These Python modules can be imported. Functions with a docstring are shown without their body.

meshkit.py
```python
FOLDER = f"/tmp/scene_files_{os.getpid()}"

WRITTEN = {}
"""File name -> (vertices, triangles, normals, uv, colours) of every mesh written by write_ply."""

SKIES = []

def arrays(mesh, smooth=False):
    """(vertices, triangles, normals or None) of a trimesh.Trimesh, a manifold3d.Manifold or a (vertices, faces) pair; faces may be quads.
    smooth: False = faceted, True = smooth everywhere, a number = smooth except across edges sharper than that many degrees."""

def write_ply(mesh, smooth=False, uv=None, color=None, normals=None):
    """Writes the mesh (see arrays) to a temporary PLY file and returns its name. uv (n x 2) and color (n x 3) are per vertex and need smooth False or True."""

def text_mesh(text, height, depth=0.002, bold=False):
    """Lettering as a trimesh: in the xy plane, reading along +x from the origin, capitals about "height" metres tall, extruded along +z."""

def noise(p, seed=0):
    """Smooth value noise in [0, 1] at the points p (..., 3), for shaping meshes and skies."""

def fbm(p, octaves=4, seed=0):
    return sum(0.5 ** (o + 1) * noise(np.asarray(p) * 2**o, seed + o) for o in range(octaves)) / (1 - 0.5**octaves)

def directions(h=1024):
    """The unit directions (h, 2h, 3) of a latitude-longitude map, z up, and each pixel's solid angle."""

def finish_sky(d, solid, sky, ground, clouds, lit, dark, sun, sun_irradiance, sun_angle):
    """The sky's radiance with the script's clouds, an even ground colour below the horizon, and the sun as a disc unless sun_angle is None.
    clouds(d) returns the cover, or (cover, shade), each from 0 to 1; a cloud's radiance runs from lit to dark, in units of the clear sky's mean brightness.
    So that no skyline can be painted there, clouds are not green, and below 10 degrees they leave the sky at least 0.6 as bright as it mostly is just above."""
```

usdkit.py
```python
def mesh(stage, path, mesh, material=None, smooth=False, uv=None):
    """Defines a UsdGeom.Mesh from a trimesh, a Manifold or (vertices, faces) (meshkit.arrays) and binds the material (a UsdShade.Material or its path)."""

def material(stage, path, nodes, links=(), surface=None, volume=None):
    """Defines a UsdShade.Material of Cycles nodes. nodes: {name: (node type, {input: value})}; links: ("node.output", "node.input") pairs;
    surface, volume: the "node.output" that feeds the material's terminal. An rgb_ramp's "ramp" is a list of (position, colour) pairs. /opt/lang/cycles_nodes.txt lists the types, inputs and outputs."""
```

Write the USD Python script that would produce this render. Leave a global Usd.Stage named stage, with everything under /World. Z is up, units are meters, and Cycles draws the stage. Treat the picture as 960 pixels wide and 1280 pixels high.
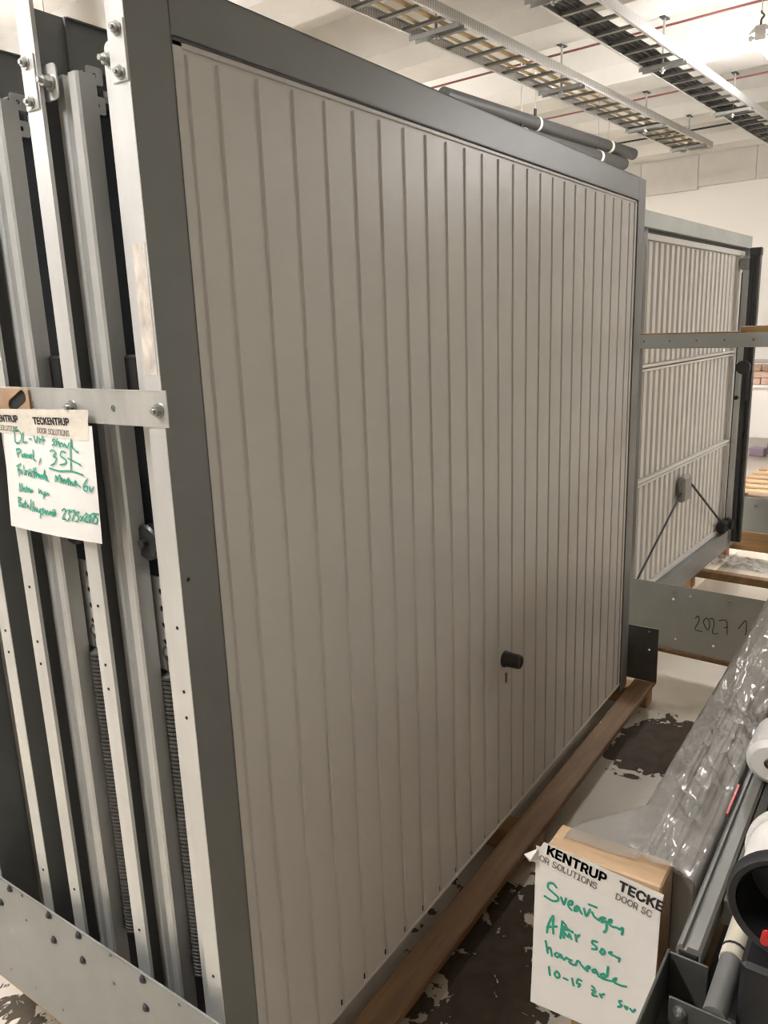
import math, random
import numpy as np, trimesh, usdkit, meshkit
from shapely.geometry import Polygon, LineString, Point, box as sbox
from shapely.ops import unary_union
from pxr import Usd, UsdGeom, UsdLux, UsdShade, Gf, Sdf

random.seed(7)
RNG = np.random.default_rng(7)
stage = Usd.Stage.CreateInMemory()
UsdGeom.SetStageUpAxis(stage, UsdGeom.Tokens.z)
UsdGeom.SetStageMetersPerUnit(stage, 1.0)
UsdGeom.Xform.Define(stage, '/World')
UsdGeom.Scope.Define(stage, '/World/Looks')

# ------------------------------------------------------------------ camera, light, exposure
EXPOSURE = 3.32
TUBE = 34.0            # radiance of the fluorescent tubes
YAW = math.radians(-4.0)      # the hall is turned a little against the stack of doors
E1 = np.array([math.cos(YAW), math.sin(YAW), 0]); E2 = np.array([-math.sin(YAW), math.cos(YAW), 0])
LAMPS = [(5.56, 0.45), (6.5, -2.4), (5.3, 5.0), (1.9, 4.6), (-1.5, 0.62), (-1.5, 4.6), (8.9, 6.4)]  # only the first is in view; second one added to light the far door

cam = UsdGeom.Camera.Define(stage, '/World/camera')
cam.CreateHorizontalApertureAttr(36.0)
cam.CreateVerticalApertureAttr(48.0)
cam.CreateFocalLengthAttr(36.0 * 972.275 / 960)
cam.CreateClippingRangeAttr(Gf.Vec2f(0.02, 200))
cam.CreateExposureAttr(EXPOSURE)
_f = np.array([0.795201, 0.560368, -0.231609]); _u = np.array([0.210079, 0.103697, 0.972170]); _r = np.cross(_f, _u)
_m = np.eye(4); _m[0, :3] = _r; _m[1, :3] = _u; _m[2, :3] = -_f; _m[3, :3] = [-0.908274, -1.003290, 1.742377]
cam.AddTransformOp().Set(Gf.Matrix4d(*_m.ravel().tolist()))

# ------------------------------------------------------------------ scene helpers
USED = {}
def numbered(parent, name):
    k = (parent, name); n = USED.get(k, 0); USED[k] = n + 1
    return name if n == 0 else f'{name}_{n:03d}'

def keys(prim, **kw):
    for k, v in kw.items():
        if v: prim.SetCustomDataByKey(k, v)

def thing(name, label, cat, loc=(0, 0, 0), rotz=0.0, group=None, kind=None):
    p = '/World/' + numbered('/World', name)
    x = UsdGeom.Xform.Define(stage, p)
    x.AddTranslateOp().Set(Gf.Vec3d(*map(float, loc)))
    if rotz: x.AddRotateZOp().Set(float(rotz))
    keys(x.GetPrim(), label=label, category=cat, group=group, kind=kind)
    return p

def part(parent, name, m, mat, label=None, smooth=30, kind=None):
    p = parent + '/' + numbered(parent, name)
    usdkit.mesh(stage, p, m, MAT[mat], smooth=smooth)
    keys(stage.GetPrimAtPath(p), label=label, kind=kind)
    return p

def lone(name, m, mat, label, cat, group=None, kind=None, smooth=30):
    p = '/World/' + numbered('/World', name)
    usdkit.mesh(stage, p, m, MAT[mat], smooth=smooth)
    keys(stage.GetPrimAtPath(p), label=label, category=cat, group=group, kind=kind)
    return p

def copy_of(src, loc, rotz, label, group=None):
    s = stage.GetPrimAtPath(src); name = s.GetName()
    p = '/World/' + numbered('/World', name)
    x = UsdGeom.Xform.Define(stage, p)
    x.GetPrim().GetReferences().AddInternalReference(src)
    x.ClearXformOpOrder()
    x.AddTranslateOp().Set(Gf.Vec3d(*map(float, loc)))
    x.AddRotateZOp().Set(float(rotz))
    x.GetPrim().SetInstanceable(True)
    keys(x.GetPrim(), label=label, category=s.GetCustomDataByKey('category'), group=group or s.GetCustomDataByKey('group'))
    return p

# ------------------------------------------------------------------ mesh helpers
def cat(ms): return trimesh.util.concatenate([m for m in ms if m is not None])

def bx(x0, x1, y0, y1, z0, z1, c=0.0):
    lo = np.array([min(x0, x1), min(y0, y1), min(z0, z1)]); hi = np.array([max(x0, x1), max(y0, y1), max(z0, z1)])
    if c <= 0:
        m = trimesh.creation.box(extents=hi - lo); m.apply_translation((lo + hi) / 2); return m
    c = min(c, 0.45 * (hi - lo).min()); P = []
    for i in range(8):
        s = np.array([i & 1, i >> 1 & 1, i >> 2 & 1]); corner = np.where(s, hi, lo); d = np.where(s, -c, c)
        for k in range(3):
            q = corner + d; q[k] = corner[k]; P.append(q)
    return trimesh.convex.convex_hull(np.array(P))

def ext(poly, axis, a, b):
    """Extrude a polygon from a to b along axis. Its plane is (x,y) for z, (y,z) for x and (x,z) for y."""
    gs = getattr(poly, 'geoms', [poly]); out = []
    for g in gs:
        m = trimesh.creation.extrude_polygon(g, b - a, engine='earcut')
        v = m.vertices.copy(); v[:, 2] += a
        if axis == 'x': v = v[:, [2, 0, 1]]
        elif axis == 'y': v = v[:, [0, 2, 1]]; m.faces = m.faces[:, ::-1]
        m.vertices = v; out.append(m)
    return cat(out)

def tube(pts, r, n=10, cap=True):
    pts = np.asarray(pts, float); T = np.gradient(pts, axis=0); T /= np.linalg.norm(T, axis=1, keepdims=True)
    ref = np.array([0, 0, 1.0]) if abs(T[0, 2]) < 0.9 else np.array([1.0, 0, 0]); V = []
    for p, t in zip(pts, T):
        u = np.cross(ref, t); u /= np.linalg.norm(u); w = np.cross(t, u)
        a = np.linspace(0, 2 * np.pi, n, endpoint=False)
        V.append(p + r * (np.cos(a)[:, None] * u + np.sin(a)[:, None] * w))
    V = np.vstack(V); F = []
    for i in range(len(pts) - 1):
        for j in range(n):
            a, b = i * n + j, i * n + (j + 1) % n
            F += [[a, b, b + n], [a, b + n, a + n]]
    if cap:
        k = len(V); V = np.vstack([V, pts[0], pts[-1]]); e = (len(pts) - 1) * n
        for j in range(n): F += [[k, (j + 1) % n, j], [k + 1, e + j, e + (j + 1) % n]]
    return trimesh.Trimesh(V, F, process=False)

def smooth_line(pts, n=6):
    pts = np.asarray(pts, float); P = np.vstack([2 * pts[0] - pts[1], pts, 2 * pts[-1] - pts[-2]]); out = []
    for i in range(1, len(P) - 2):
        for t in np.linspace(0, 1, n, endpoint=False):
            p0, p1, p2, p3 = P[i - 1:i + 3]
            out.append(0.5 * (2 * p1 + (p2 - p0) * t + (2 * p0 - 5 * p1 + 4 * p2 - p3) * t * t + (3 * p1 - p0 - 3 * p2 + p3) * t ** 3))
    return np.array(out + [pts[-1]])

def lathe(prof, axis='z', at=(0, 0, 0), n=20):
    """prof: (radius, height) pairs from bottom to top."""
    m = trimesh.creation.revolve(np.asarray(prof, float), sections=n)
    v = m.vertices.copy()
    if axis == 'x': v = v[:, [2, 0, 1]]
    elif axis == 'y': v = v[:, [1, 2, 0]]
    m.vertices = v + np.asarray(at, float); trimesh.repair.fix_normals(m)
    return m

def cyl(axis, at, r, a, b, n=16, c=0.0):
    prof = [(0, a), (r - c, a), (r, a + c), (r, b - c), (r - c, b), (0, b)] if c else [(0, a), (r, a), (r, b), (0, b)]
    return lathe(prof, axis, at, n)

def bolt(axis, at, r, h, sign=-1):
    """Hex head on a washer, standing out along sign * axis from at."""
    hexa = Polygon([(r * math.cos(k * math.pi / 3), r * math.sin(k * math.pi / 3)) for k in range(6)])
    w = cyl('z', (0, 0, 0), r * 1.45, 0, h * 0.25, 14)
    b = ext(hexa, 'z', h * 0.25, h); p = cyl('z', (0, 0, 0), r * 0.5, h, h * 1.5, 10)
    m = cat([w, b, p]); v = m.vertices * np.array([1, 1, 1.0])
    if axis == 'x': v = np.c_[sign * v[:, 2], v[:, 0] * sign, v[:, 1]]
    elif axis == 'y': v = np.c_[v[:, 0] * -sign, sign * v[:, 2], v[:, 1]]
    m.vertices = v + np.asarray(at, float); trimesh.repair.fix_normals(m)
    return m

def wood(x0, x1, y0, y1, z0, z1, c=0.003): return bx(x0, x1, y0, y1, z0, z1, c)

def ink(strokes, w, axis_fn, depth):
    """Pen strokes (in mm) as flat ribbons: axis_fn maps (a, b, h) to the local point."""
    shapes = [LineString(smooth_line(np.array(s) / 1000.0, 4) if len(s) > 2 else np.array(s) / 1000.0).buffer(w / 2, 4) for s in strokes]
    u = unary_union(shapes).simplify(w * 0.03)
    m = cat([trimesh.creation.extrude_polygon(g, depth, engine='earcut') for g in getattr(u, 'geoms', [u])])
    m.vertices = axis_fn(m.vertices); trimesh.repair.fix_normals(m)
    return m

def words(text, height, bold, spacing=0.0):
    """One line of print in the xy plane, optionally letter-spaced."""
    if not spacing:
        m = meshkit.text_mesh(text, height, 0.0002, bold)
        if not bold: return m
        out = []
        for dx, dy in ((-1, 0), (1, 0), (0, 1), (0, -1)):
            c = m.copy(); c.apply_translation([dx * height * .028, dy * height * .02, 0]); out.append(c)
        return cat(out)
    x, out = 0.0, []
    for ch in text:
        if ch == ' ': x += height * 0.45; continue
        m = meshkit.text_mesh(ch, height, 0.0002, bold)
        m.apply_translation([x - m.bounds[0][0], 0, 0]); x += m.extents[0] + spacing; out.append(m)
    return cat(out)

# ------------------------------------------------------------------ materials
MAT = {}
def M(name, base, rough=0.5, metal=0.0, vary=0.0, scale=6.0, stretch=(1, 1, 1), bump=0.0, bscale=None, spec=0.5, coat=0.0, dark=None, emit=None, world=False):
    n = {'p': ('principled_bsdf', {'base_color': base, 'roughness': rough, 'metallic': metal, 'specular_ior_level': spec, 'coat_weight': coat})}
    L = []
    if vary or bump:
        n['g'] = ('geometry', {}) if world else ('texture_coordinate', {})
        n['m'] = ('mapping', {'scale': stretch}); L.append(('g.position' if world else 'g.object', 'm.vector'))
    if vary:
        lo = np.clip(np.array(dark if dark is not None else np.array(base) * (1 - vary)), 0, 1); hi = np.clip(np.array(base) * (1 + vary * 0.5), 0, 1)
        n['n'] = ('noise_texture', {'scale': scale, 'detail': 5.0, 'roughness': 0.6})
        n['r'] = ('rgb_ramp', {'ramp': [(0.3, tuple(lo)), (0.68, tuple(hi))]})
        L += [('m.vector', 'n.vector'), ('n.fac', 'r.fac'), ('r.color', 'p.base_color')]
    if bump:
        n['nb'] = ('noise_texture', {'scale': bscale or scale * 3, 'detail': 4.0})
        n['b'] = ('bump', {'strength': bump, 'distance': 0.004})
        L += [('m.vector', 'nb.vector'), ('nb.fac', 'b.height'), ('b.normal', 'p.normal')]
    if emit: n['p'][1].update({'emission_color': emit[0], 'emission_strength': emit[1]})
    MAT[name] = usdkit.material(stage, f'/World/Looks/{name}', n, L, surface='p.BSDF')

M('galvanised', (0.60, 0.60, 0.58), 0.42, 0.72, vary=0.16, scale=14, stretch=(1, 1, 0.25), spec=0.5)
M('galvanised_bright', (0.68, 0.68, 0.665), 0.36, 0.55, vary=0.10, scale=10, stretch=(1, 1, 0.2))
M('galvanised_plate', (0.43, 0.445, 0.42), 0.5, 0.35, vary=0.10, scale=5)
M('grey_coat', (0.20, 0.205, 0.205), 0.38, 0.0, vary=0.08, scale=3, spec=0.5, bump=0.02, bscale=260)
M('white_coat', (0.63, 0.612, 0.58), 0.36, 0.0, vary=0.03, scale=2.2, spec=0.5, bump=0.03, bscale=4)
M('white_inner', (0.70, 0.68, 0.64), 0.45, 0.0, vary=0.03, scale=3)
M('dark_steel', (0.06, 0.062, 0.065), 0.45, 0.4, vary=0.2, scale=20)
M('spring_steel', (0.11, 0.105, 0.10), 0.45, 0.6, vary=0.2, scale=25)
M('zinc_bolt', (0.42, 0.42, 0.40), 0.35, 0.8)
M('black_plastic', (0.016, 0.016, 0.017), 0.42, 0.0)
M('black_rubber', (0.022, 0.022, 0.023), 0.6, 0.0)
M('hole', (0.012, 0.012, 0.013), 0.8, 0.0)
M('pine', (0.46, 0.27, 0.115), 0.62, 0.0, vary=0.35, scale=5, stretch=(0.5, 6, 6), bump=0.1)
M('pine_cross', (0.44, 0.26, 0.115), 0.62, 0.0, vary=0.35, scale=5, stretch=(6, 0.5, 6), bump=0.1)
M('pine_dark', (0.21, 0.118, 0.05), 0.65, 0.0, vary=0.35, scale=5, stretch=(0.5, 6, 6), bump=0.1)
M('plywood', (0.66, 0.45, 0.27), 0.6, 0.0, vary=0.22, scale=7, stretch=(5, 0.7, 5), bump=0.05)
M('paper', (0.80, 0.775, 0.74), 0.75, 0.0, vary=0.03, scale=6)
M('tape', (0.72, 0.66, 0.57), 0.3, 0.0, vary=0.08, scale=22, bump=0.35, bscale=60)
M('tape_white', (0.80, 0.765, 0.72), 0.3, 0.0, vary=0.03, scale=22, bump=0.08, bscale=40)
M('green_ink', (0.02, 0.37, 0.24), 0.6, 0.0, vary=0.25, scale=160)
M('black_ink', (0.012, 0.011, 0.018), 0.5, 0.0)
M('grey_ink', (0.16, 0.14, 0.13), 0.6, 0.0)
M('marker_black', (0.045, 0.05, 0.05), 0.6, 0.0)
M('concrete_white', (0.64, 0.615, 0.575), 0.8, 0.0, vary=0.10, scale=1.6, bump=0.15, bscale=12, world=True)
M('wall_paint', (0.76, 0.73, 0.675), 0.8, 0.0, vary=0.03, scale=1.2, world=True)
M('wall_panel', (0.60, 0.565, 0.52), 0.85, 0.0, vary=0.10, scale=2.0, world=True)
M('red_pipe', (0.24, 0.085, 0.075), 0.5, 0.0)
M('beige_cable', (0.56, 0.43, 0.25), 0.55, 0.0)
M('dark_cable', (0.035, 0.036, 0.04), 0.55, 0.0)
M('white_plastic', (0.74, 0.71, 0.67), 0.4, 0.0)
M('cream_plastic', (0.70, 0.64, 0.52), 0.4, 0.0)
M('grey_pipe', (0.17, 0.165, 0.16), 0.45, 0.0)
M('profile_grey', (0.30, 0.285, 0.265), 0.45, 0.2, vary=0.12, scale=5)
M('red_plastic', (0.55, 0.04, 0.035), 0.4, 0.0)
M('sleeve_board', (0.42, 0.27, 0.16), 0.7, 0.0, vary=0.25, scale=12)
M('brick_clay', (0.58, 0.40, 0.31), 0.8, 0.0, vary=0.2, scale=20)
M('lilac_plastic', (0.58, 0.45, 0.62), 0.5, 0.0)
M('sticker', (0.60, 0.54, 0.47), 0.6, 0.0, vary=0.4, scale=55, stretch=(1, 1, 0.5))
M('dull_steel', (0.13, 0.13, 0.12), 0.5, 0.5, vary=0.2, scale=12)
M('rail_steel', (0.30, 0.30, 0.285), 0.55, 0.45, vary=0.12, scale=10, stretch=(0.2, 1, 1))
M('rung_shade_steel', (0.20, 0.195, 0.185), 0.5, 0.5)  # darker than the ladder rails, for the unlit undersides of the rungs
M('leaf_edge_shade', (0.045, 0.05, 0.065), 0.5, 0.0)
M('hanger_steel', (0.33, 0.325, 0.31), 0.5, 0.5)
M('pipe_grey', (0.055, 0.052, 0.048), 0.5, 0.0)
M('plate_dull', (0.33, 0.335, 0.315), 0.5, 0.3, vary=0.10, scale=5)
M('lamp_body', (0.75, 0.74, 0.72), 0.4, 0.0)
M('lamp_tube', (1, 1, 1), 0.3, 0.0, emit=((1.0, 0.985, 0.975), TUBE))

# peeling beige floor paint: bare dark concrete shows where noise and a few worn spots run high
def floor_material():
    spots = [(2.17, -0.27, 0.24, 0.40), (1.98, -0.17, 0.20, 0.36), (2.3, -0.25, 0.25, 0.12), (0.80, -0.13, 0.34, 0.25), (0.62, -0.22, 0.25, 0.20), (1.05, -0.2, 0.3, 0.13), (0.35, -0.25, 0.25, 0.18), (-0.08, 0.84, 0.16, 0.30), (1.4, -1.5, 0.5, 0.25), (4.6, 0.4, 0.2, 0.12)]
    n = {'g': ('geometry', {}), 'n': ('noise_texture', {'scale': 13.0, 'detail': 7.0, 'roughness': 0.62, 'distortion': 0.4}),
         'p': ('principled_bsdf', {'roughness': 0.42}), 'v': ('noise_texture', {'scale': 1.3, 'detail': 4.0}),
         'paint': ('rgb_ramp', {'ramp': [(0.3, (0.50, 0.445, 0.365)), (0.7, (0.60, 0.54, 0.45))]}),
         'bare': ('rgb_ramp', {'ramp': [(0.3, (0.045, 0.034, 0.023)), (0.7, (0.085, 0.066, 0.046))]}),
         'edge': ('map_range', {'from_min': 0.735, 'from_max': 0.75, 'clamp': True}),
         'mix': ('mix_color', {}), 'b': ('bump', {'strength': 0.35, 'distance': 0.003, 'invert': True}),
         'rg': ('map_range', {'from_min': 0.0, 'from_max': 1.0, 'to_min': 0.38, 'to_max': 0.95})}
    L = [('g.position', 'n.vector'), ('g.position', 'v.vector'), ('v.fac', 'paint.fac'), ('n.fac', 'bare.fac')]
    last = 'n.fac'
    for i, (x, y, r, amp) in enumerate(spots):
        n[f'd{i}'] = ('vector_math', {'math_type': 'distance', 'vector2': (x, y, 0)})
        n[f'k{i}'] = ('map_range', {'range_type': 'smoothstep', 'from_min': 0.0, 'from_max': r * 1.5, 'to_min': amp, 'to_max': 0.0, 'clamp': True})
        n[f'a{i}'] = ('math', {'math_type': 'add'})
        L += [('g.position', f'd{i}.vector1'), (f'd{i}.value', f'k{i}.value'), (f'k{i}.result', f'a{i}.value1'), (last, f'a{i}.value2')]
        last = f'a{i}.value'
    L += [(last, 'edge.value'), ('edge.result', 'mix.fac'), ('paint.color', 'mix.a'), ('bare.color', 'mix.b'), ('mix.result', 'p.base_color'),
          ('edge.result', 'b.height'), ('b.normal', 'p.normal'), ('edge.result', 'rg.value'), ('rg.result', 'p.roughness')]
    MAT['floor_paint'] = usdkit.material(stage, '/World/Looks/floor_paint', n, L, surface='p.BSDF')
floor_material()

# thin clear film: mostly see-through, milky where it is folded, with sharp glints
MAT['film'] = usdkit.material(stage, '/World/Looks/film', {
    't': ('transparent_bsdf', {'color': (0.90, 0.89, 0.87)}),
    'p': ('principled_bsdf', {'base_color': (0.46, 0.44, 0.41), 'roughness': 0.13, 'specular_ior_level': 0.9}),
    'w': ('layer_weight', {'blend': 0.35}), 'r': ('map_range', {'to_min': 0.40, 'to_max': 0.80, 'clamp': True}),
    'x': ('mix_closure', {})},
    [('w.facing', 'r.value'), ('r.result', 'x.fac'), ('t.BSDF', 'x.closure1'), ('p.BSDF', 'x.closure2')], surface='x.closure')
# perforated ladder rail: rows of dark slots in galvanised strip
MAT['perforated'] = usdkit.material(stage, '/World/Looks/perforated', {
    't': ('texture_coordinate', {}), 'w': ('wave_texture', {'wave_type': 'bands', 'bands_direction': 'x', 'scale': 13.0}),
    'r': ('rgb_ramp', {'ramp': [(0.55, (0.60, 0.60, 0.58)), (0.8, (0.42, 0.42, 0.41))]}), 'p': ('principled_bsdf', {'roughness': 0.45, 'metallic': 0.5})},
    [('t.object', 'w.vector'), ('w.fac', 'r.fac'), ('r.color', 'p.base_color')], surface='p.BSDF')

# ------------------------------------------------------------------ the hall (its own frame: a along, b across)
DEG = math.degrees(YAW)
def H(a, b, z=0.0):
    p = a * E1 + b * E2; return np.array([p[0], p[1], z])
def hall(m):
    m = m.copy(); v = m.vertices; m.vertices = v[:, :1] * E1 + v[:, 1:2] * E2 + v[:, 2:] * np.array([0, 0, 1.0]); return m
def structure(name, m, mat, label):
    lone(name, hall(m), mat, label, None, kind='structure')

A0, A1, B0, B1 = -6.0, 10.2, -7.0, 9.5
structure('floor', bx(A0 - .2, A1 + .2, B0 - .2, B1 + .2, -0.12, 0.0), 'floor_paint', 'beige painted concrete floor with paint worn off in dark patches')
structure('wall_back', bx(A1, A1 + .2, B0, B1, 0, 4.3), 'wall_paint', 'cream painted far end wall of the hall')
structure('wall_front', bx(A0 - .2, A0, B0, B1, 0, 4.3), 'wall_paint', 'cream painted wall behind the viewer')
structure('wall_left', bx(A0, A1, B1, B1 + .2, 0, 4.3), 'wall_paint', 'cream painted long wall beyond the door stack')
structure('wall_right', bx(A0, A1, B0 - .2, B0, 0, 4.3), 'wall_paint', 'cream painted long wall on the right')
tr = thing('trim_1', 'greyish concrete panels of the upper wall above the cream paint', None, kind='structure')
edges = [B0, -3.2, -1.4, 0.55, 1.75, 2.45, 3.2, 5.0, 7.0, B1]
for b0, b1 in zip(edges[:-1], edges[1:]):
    part(tr, 'wall_slab', hall(bx(A1 - .07, A1 + .02, b0 + .002, b1 - .002, 3.36 + (0.0 if b0 < 2.4 else -0.03), 4.2, 0.004)), 'wall_panel')
ce = thing('ceiling', 'white ribbed concrete ceiling of deep parallel beams', None, kind='structure')
part(ce, 'slab', hall(bx(A0 - .2, A1 + .2, B0 - .2, B1 + .2, 4.2, 4.32)), 'concrete_white')
for k in range(-6, 4):
    far = 5.08 + 1.665 * k; near = far - 0.42
    prof = Polygon([(near - .11, 4.21), (near - .09, 3.86), (near, 3.74), (far, 3.74), (far + .02, 4.21)])   # (a, z), extruded along b
    part(ce, 'rib', hall(ext(prof, 'y', B0, B1)), 'concrete_white')

# ceiling pipes that run along the ribs
lone('sprinkler_pipe', hall(tube([(5.13, B0 + .3, 3.70), (5.13, B1 - .3, 3.70)], 0.0085, 8)), 'red_pipe', 'thin red pipe crossing under the ceiling nearest the viewer', 'pipe', 'thin ceiling pipes')
lone('sprinkler_pipe', hall(tube([(6.82, B0 + .3, 3.70), (6.82, B1 - .3, 3.70)], 0.008, 8)), 'red_pipe', 'thin red pipe crossing under the ceiling behind the first one', 'pipe', 'thin ceiling pipes')
lone('conduit', hall(tube([(8.47, B0 + .3, 3.70), (8.47, B1 - .3, 3.70)], 0.010, 8)), 'dark_cable', 'thin dark conduit under the ceiling close to the far wall', 'pipe')

# ------------------------------------------------------------------ cable ladders
HL = 3.45
HANG = [1.75, 3.44, 5.09, 6.80]
def ladder(b0, b1, label, end):
    t = thing('cable_ladder', label, 'cable ladder', H(0, 0, HL), DEG, 'cable ladders under the ceiling')
    a0, a1 = 0.2, end
    side = Polygon([(-.0, 0), (.018, 0), (.018, .004), (.003, .004), (.003, .056), (.018, .056), (.018, .06), (0, .06)])   # (b, z)
    flip = Polygon([(-x, z) for x, z in side.exterior.coords])
    def run(poly, b): m = ext(poly, 'x', a0, a1); m.apply_translation([0, b, 0]); return m
    part(t, 'side_rail', run(side, b0), 'perforated'); part(t, 'side_rail', run(flip, b1), 'perforated')
    n = int((a1 - a0) / 0.232)
    rung = Polygon([(-.015, 0), (.015, 0), (.015, .016), (.012, .016), (.012, .003), (-.012, .003), (-.012, .016), (-.015, .016)])   # (a, z)
    for i in range(n):
        m = ext(rung, 'y', b0 + .002, b1 - .002); m.apply_translation([a0 + .12 + i * .232, 0, .006]); part(t, 'rung', m, 'rung_shade_steel')
    part(t, 'end_plate', bx(a1 - .002, a1 + .001, b0, b1, -.004, .06), 'galvanised')
    for a in HANG + [end - .28]:
        m = cat([bx(a - .035, a + .035, b0 - .012, b1 + .012, -.005, -.001), bx(a - .035, a - .031, b0 - .012, b1 + .012, -.028, -.001), bx(a + .031, a + .035, b0 - .012, b1 + .012, -.028, -.001)])
        br = part(t, 'hanger_bar', m, 'hanger_steel')
        c = (b0 + b1) / 2
        rod = part(t, 'threaded_rod', cat([cyl('z', (a, c, 0), .009, -.06, 3.76 - HL, 10), bolt('z', (a, c, -.045), .014, .018, -1)]), 'zinc_bolt')
        part(t, 'rod_bracket', bx(a - .05, a + .05, c - .02, c + .02, 3.735 - HL, 3.745 - HL), 'dark_steel')
    return t
ladder(1.72, 2.05, 'galvanised cable ladder with beige cables, nearer the white door', 8.28)
ladder(0.975, 1.262, 'galvanised cable ladder with dark cables, on the right under the ceiling', 9.3)
def cable(name, b, z, r, mat, label, cat_, group, a1, seed):
    rg = np.random.default_rng(seed)
    a = np.linspace(0.3, a1, 26); y = b + rg.normal(0, .006, 26); z = np.full(26, HL + z) + np.abs(rg.normal(0, .002, 26))
    lone(name, hall(tube(smooth_line(np.c_[a, y, z], 3), r, 7)), mat, label, cat_, group)
for i, (b, r) in enumerate([(1.78, .012), (1.86, .014), (1.96, .010)]):
    cable('power_cable', b, .04, r, 'beige_cable', 'beige cable in the cable ladder nearer the white door, ' + ('closest to the viewer\'s right rail', 'the thickest one, in the middle', 'thinnest one, along the left rail')[i], 'cable', 'beige cables in the left ladder', 8.1, 40 + i)
for i, (b, r) in enumerate([(1.232, .017), (1.196, .017), (1.16, .017), (1.128, .012)]):
    cable('data_cable', b, .045, r, 'dark_cable', 'dark cable in the right-hand cable ladder, ' + ('first from the left rail', 'second from the left rail', 'third from the left rail', 'thinnest, nearest the open rungs')[i], 'cable', 'dark cables in the right ladder', 9.1, 60 + i)

# ------------------------------------------------------------------ fluorescent lamps hung below the ribs
def lamp(a, b, label):
    t = thing('fluorescent_lamp', label, 'ceiling lamp', H(a, b, 3.42), DEG - 90, 'hanging fluorescent lamps')
    half = 0.62
    part(t, 'housing', ext(Polygon([(-.03, .02), (.03, .02), (.034, .045), (.072, .040), (.072, .044), (.034, .075), (-.034, .075), (-.072, .044), (-.072, .040), (-.034, .045)]), 'y', -half, half), 'lamp_body')
    for s in (-1, 1):
        part(t, 'fluorescent_tube', cyl('y', (s * .058, 0, .02), .016, -half + .03, half - .03, 10), 'lamp_tube')
        part(t, 'end_cap', cat([bx(-.034, .034, s * (half - .03), s * (half + .01), .0, .08, .005)] + [cyl('y', (q * .058, 0, .02), .018, min(s * (half - .04), s * (half - .015)), max(s * (half - .04), s * (half - .015)), 10) for q in (-1, 1)] + [bx(-.07, .07, s * (half - .022), s * (half - .010), .012, .028)]), 'lamp_body')
        part(t, 'hook', cat([tube(smooth_line([(0, s * half, .075), (0, s * half, .11), (.015, s * half, .13), (0, s * half, .15), (0, s * half, .16)], 5), .006, 6)]), 'dark_steel')
        part(t, 'wire', tube([(0, s * half, .15), (0, s * half, .80)], .003, 6), 'zinc_bolt')
lamp_names = ['above the right-hand cable ladder at the picture edge', 'added out of view right of the far pallet to light the far door', 'beyond the door stack towards the far wall', 'left of the stack of garage doors', 'just left of the nearest door ends', 'over the left side behind the stack', 'near the far wall on the left']
for (a, b), w in zip(LAMPS, lamp_names): lamp(a, b, 'white twin-tube hanging fluorescent lamp ' + w)

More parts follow.
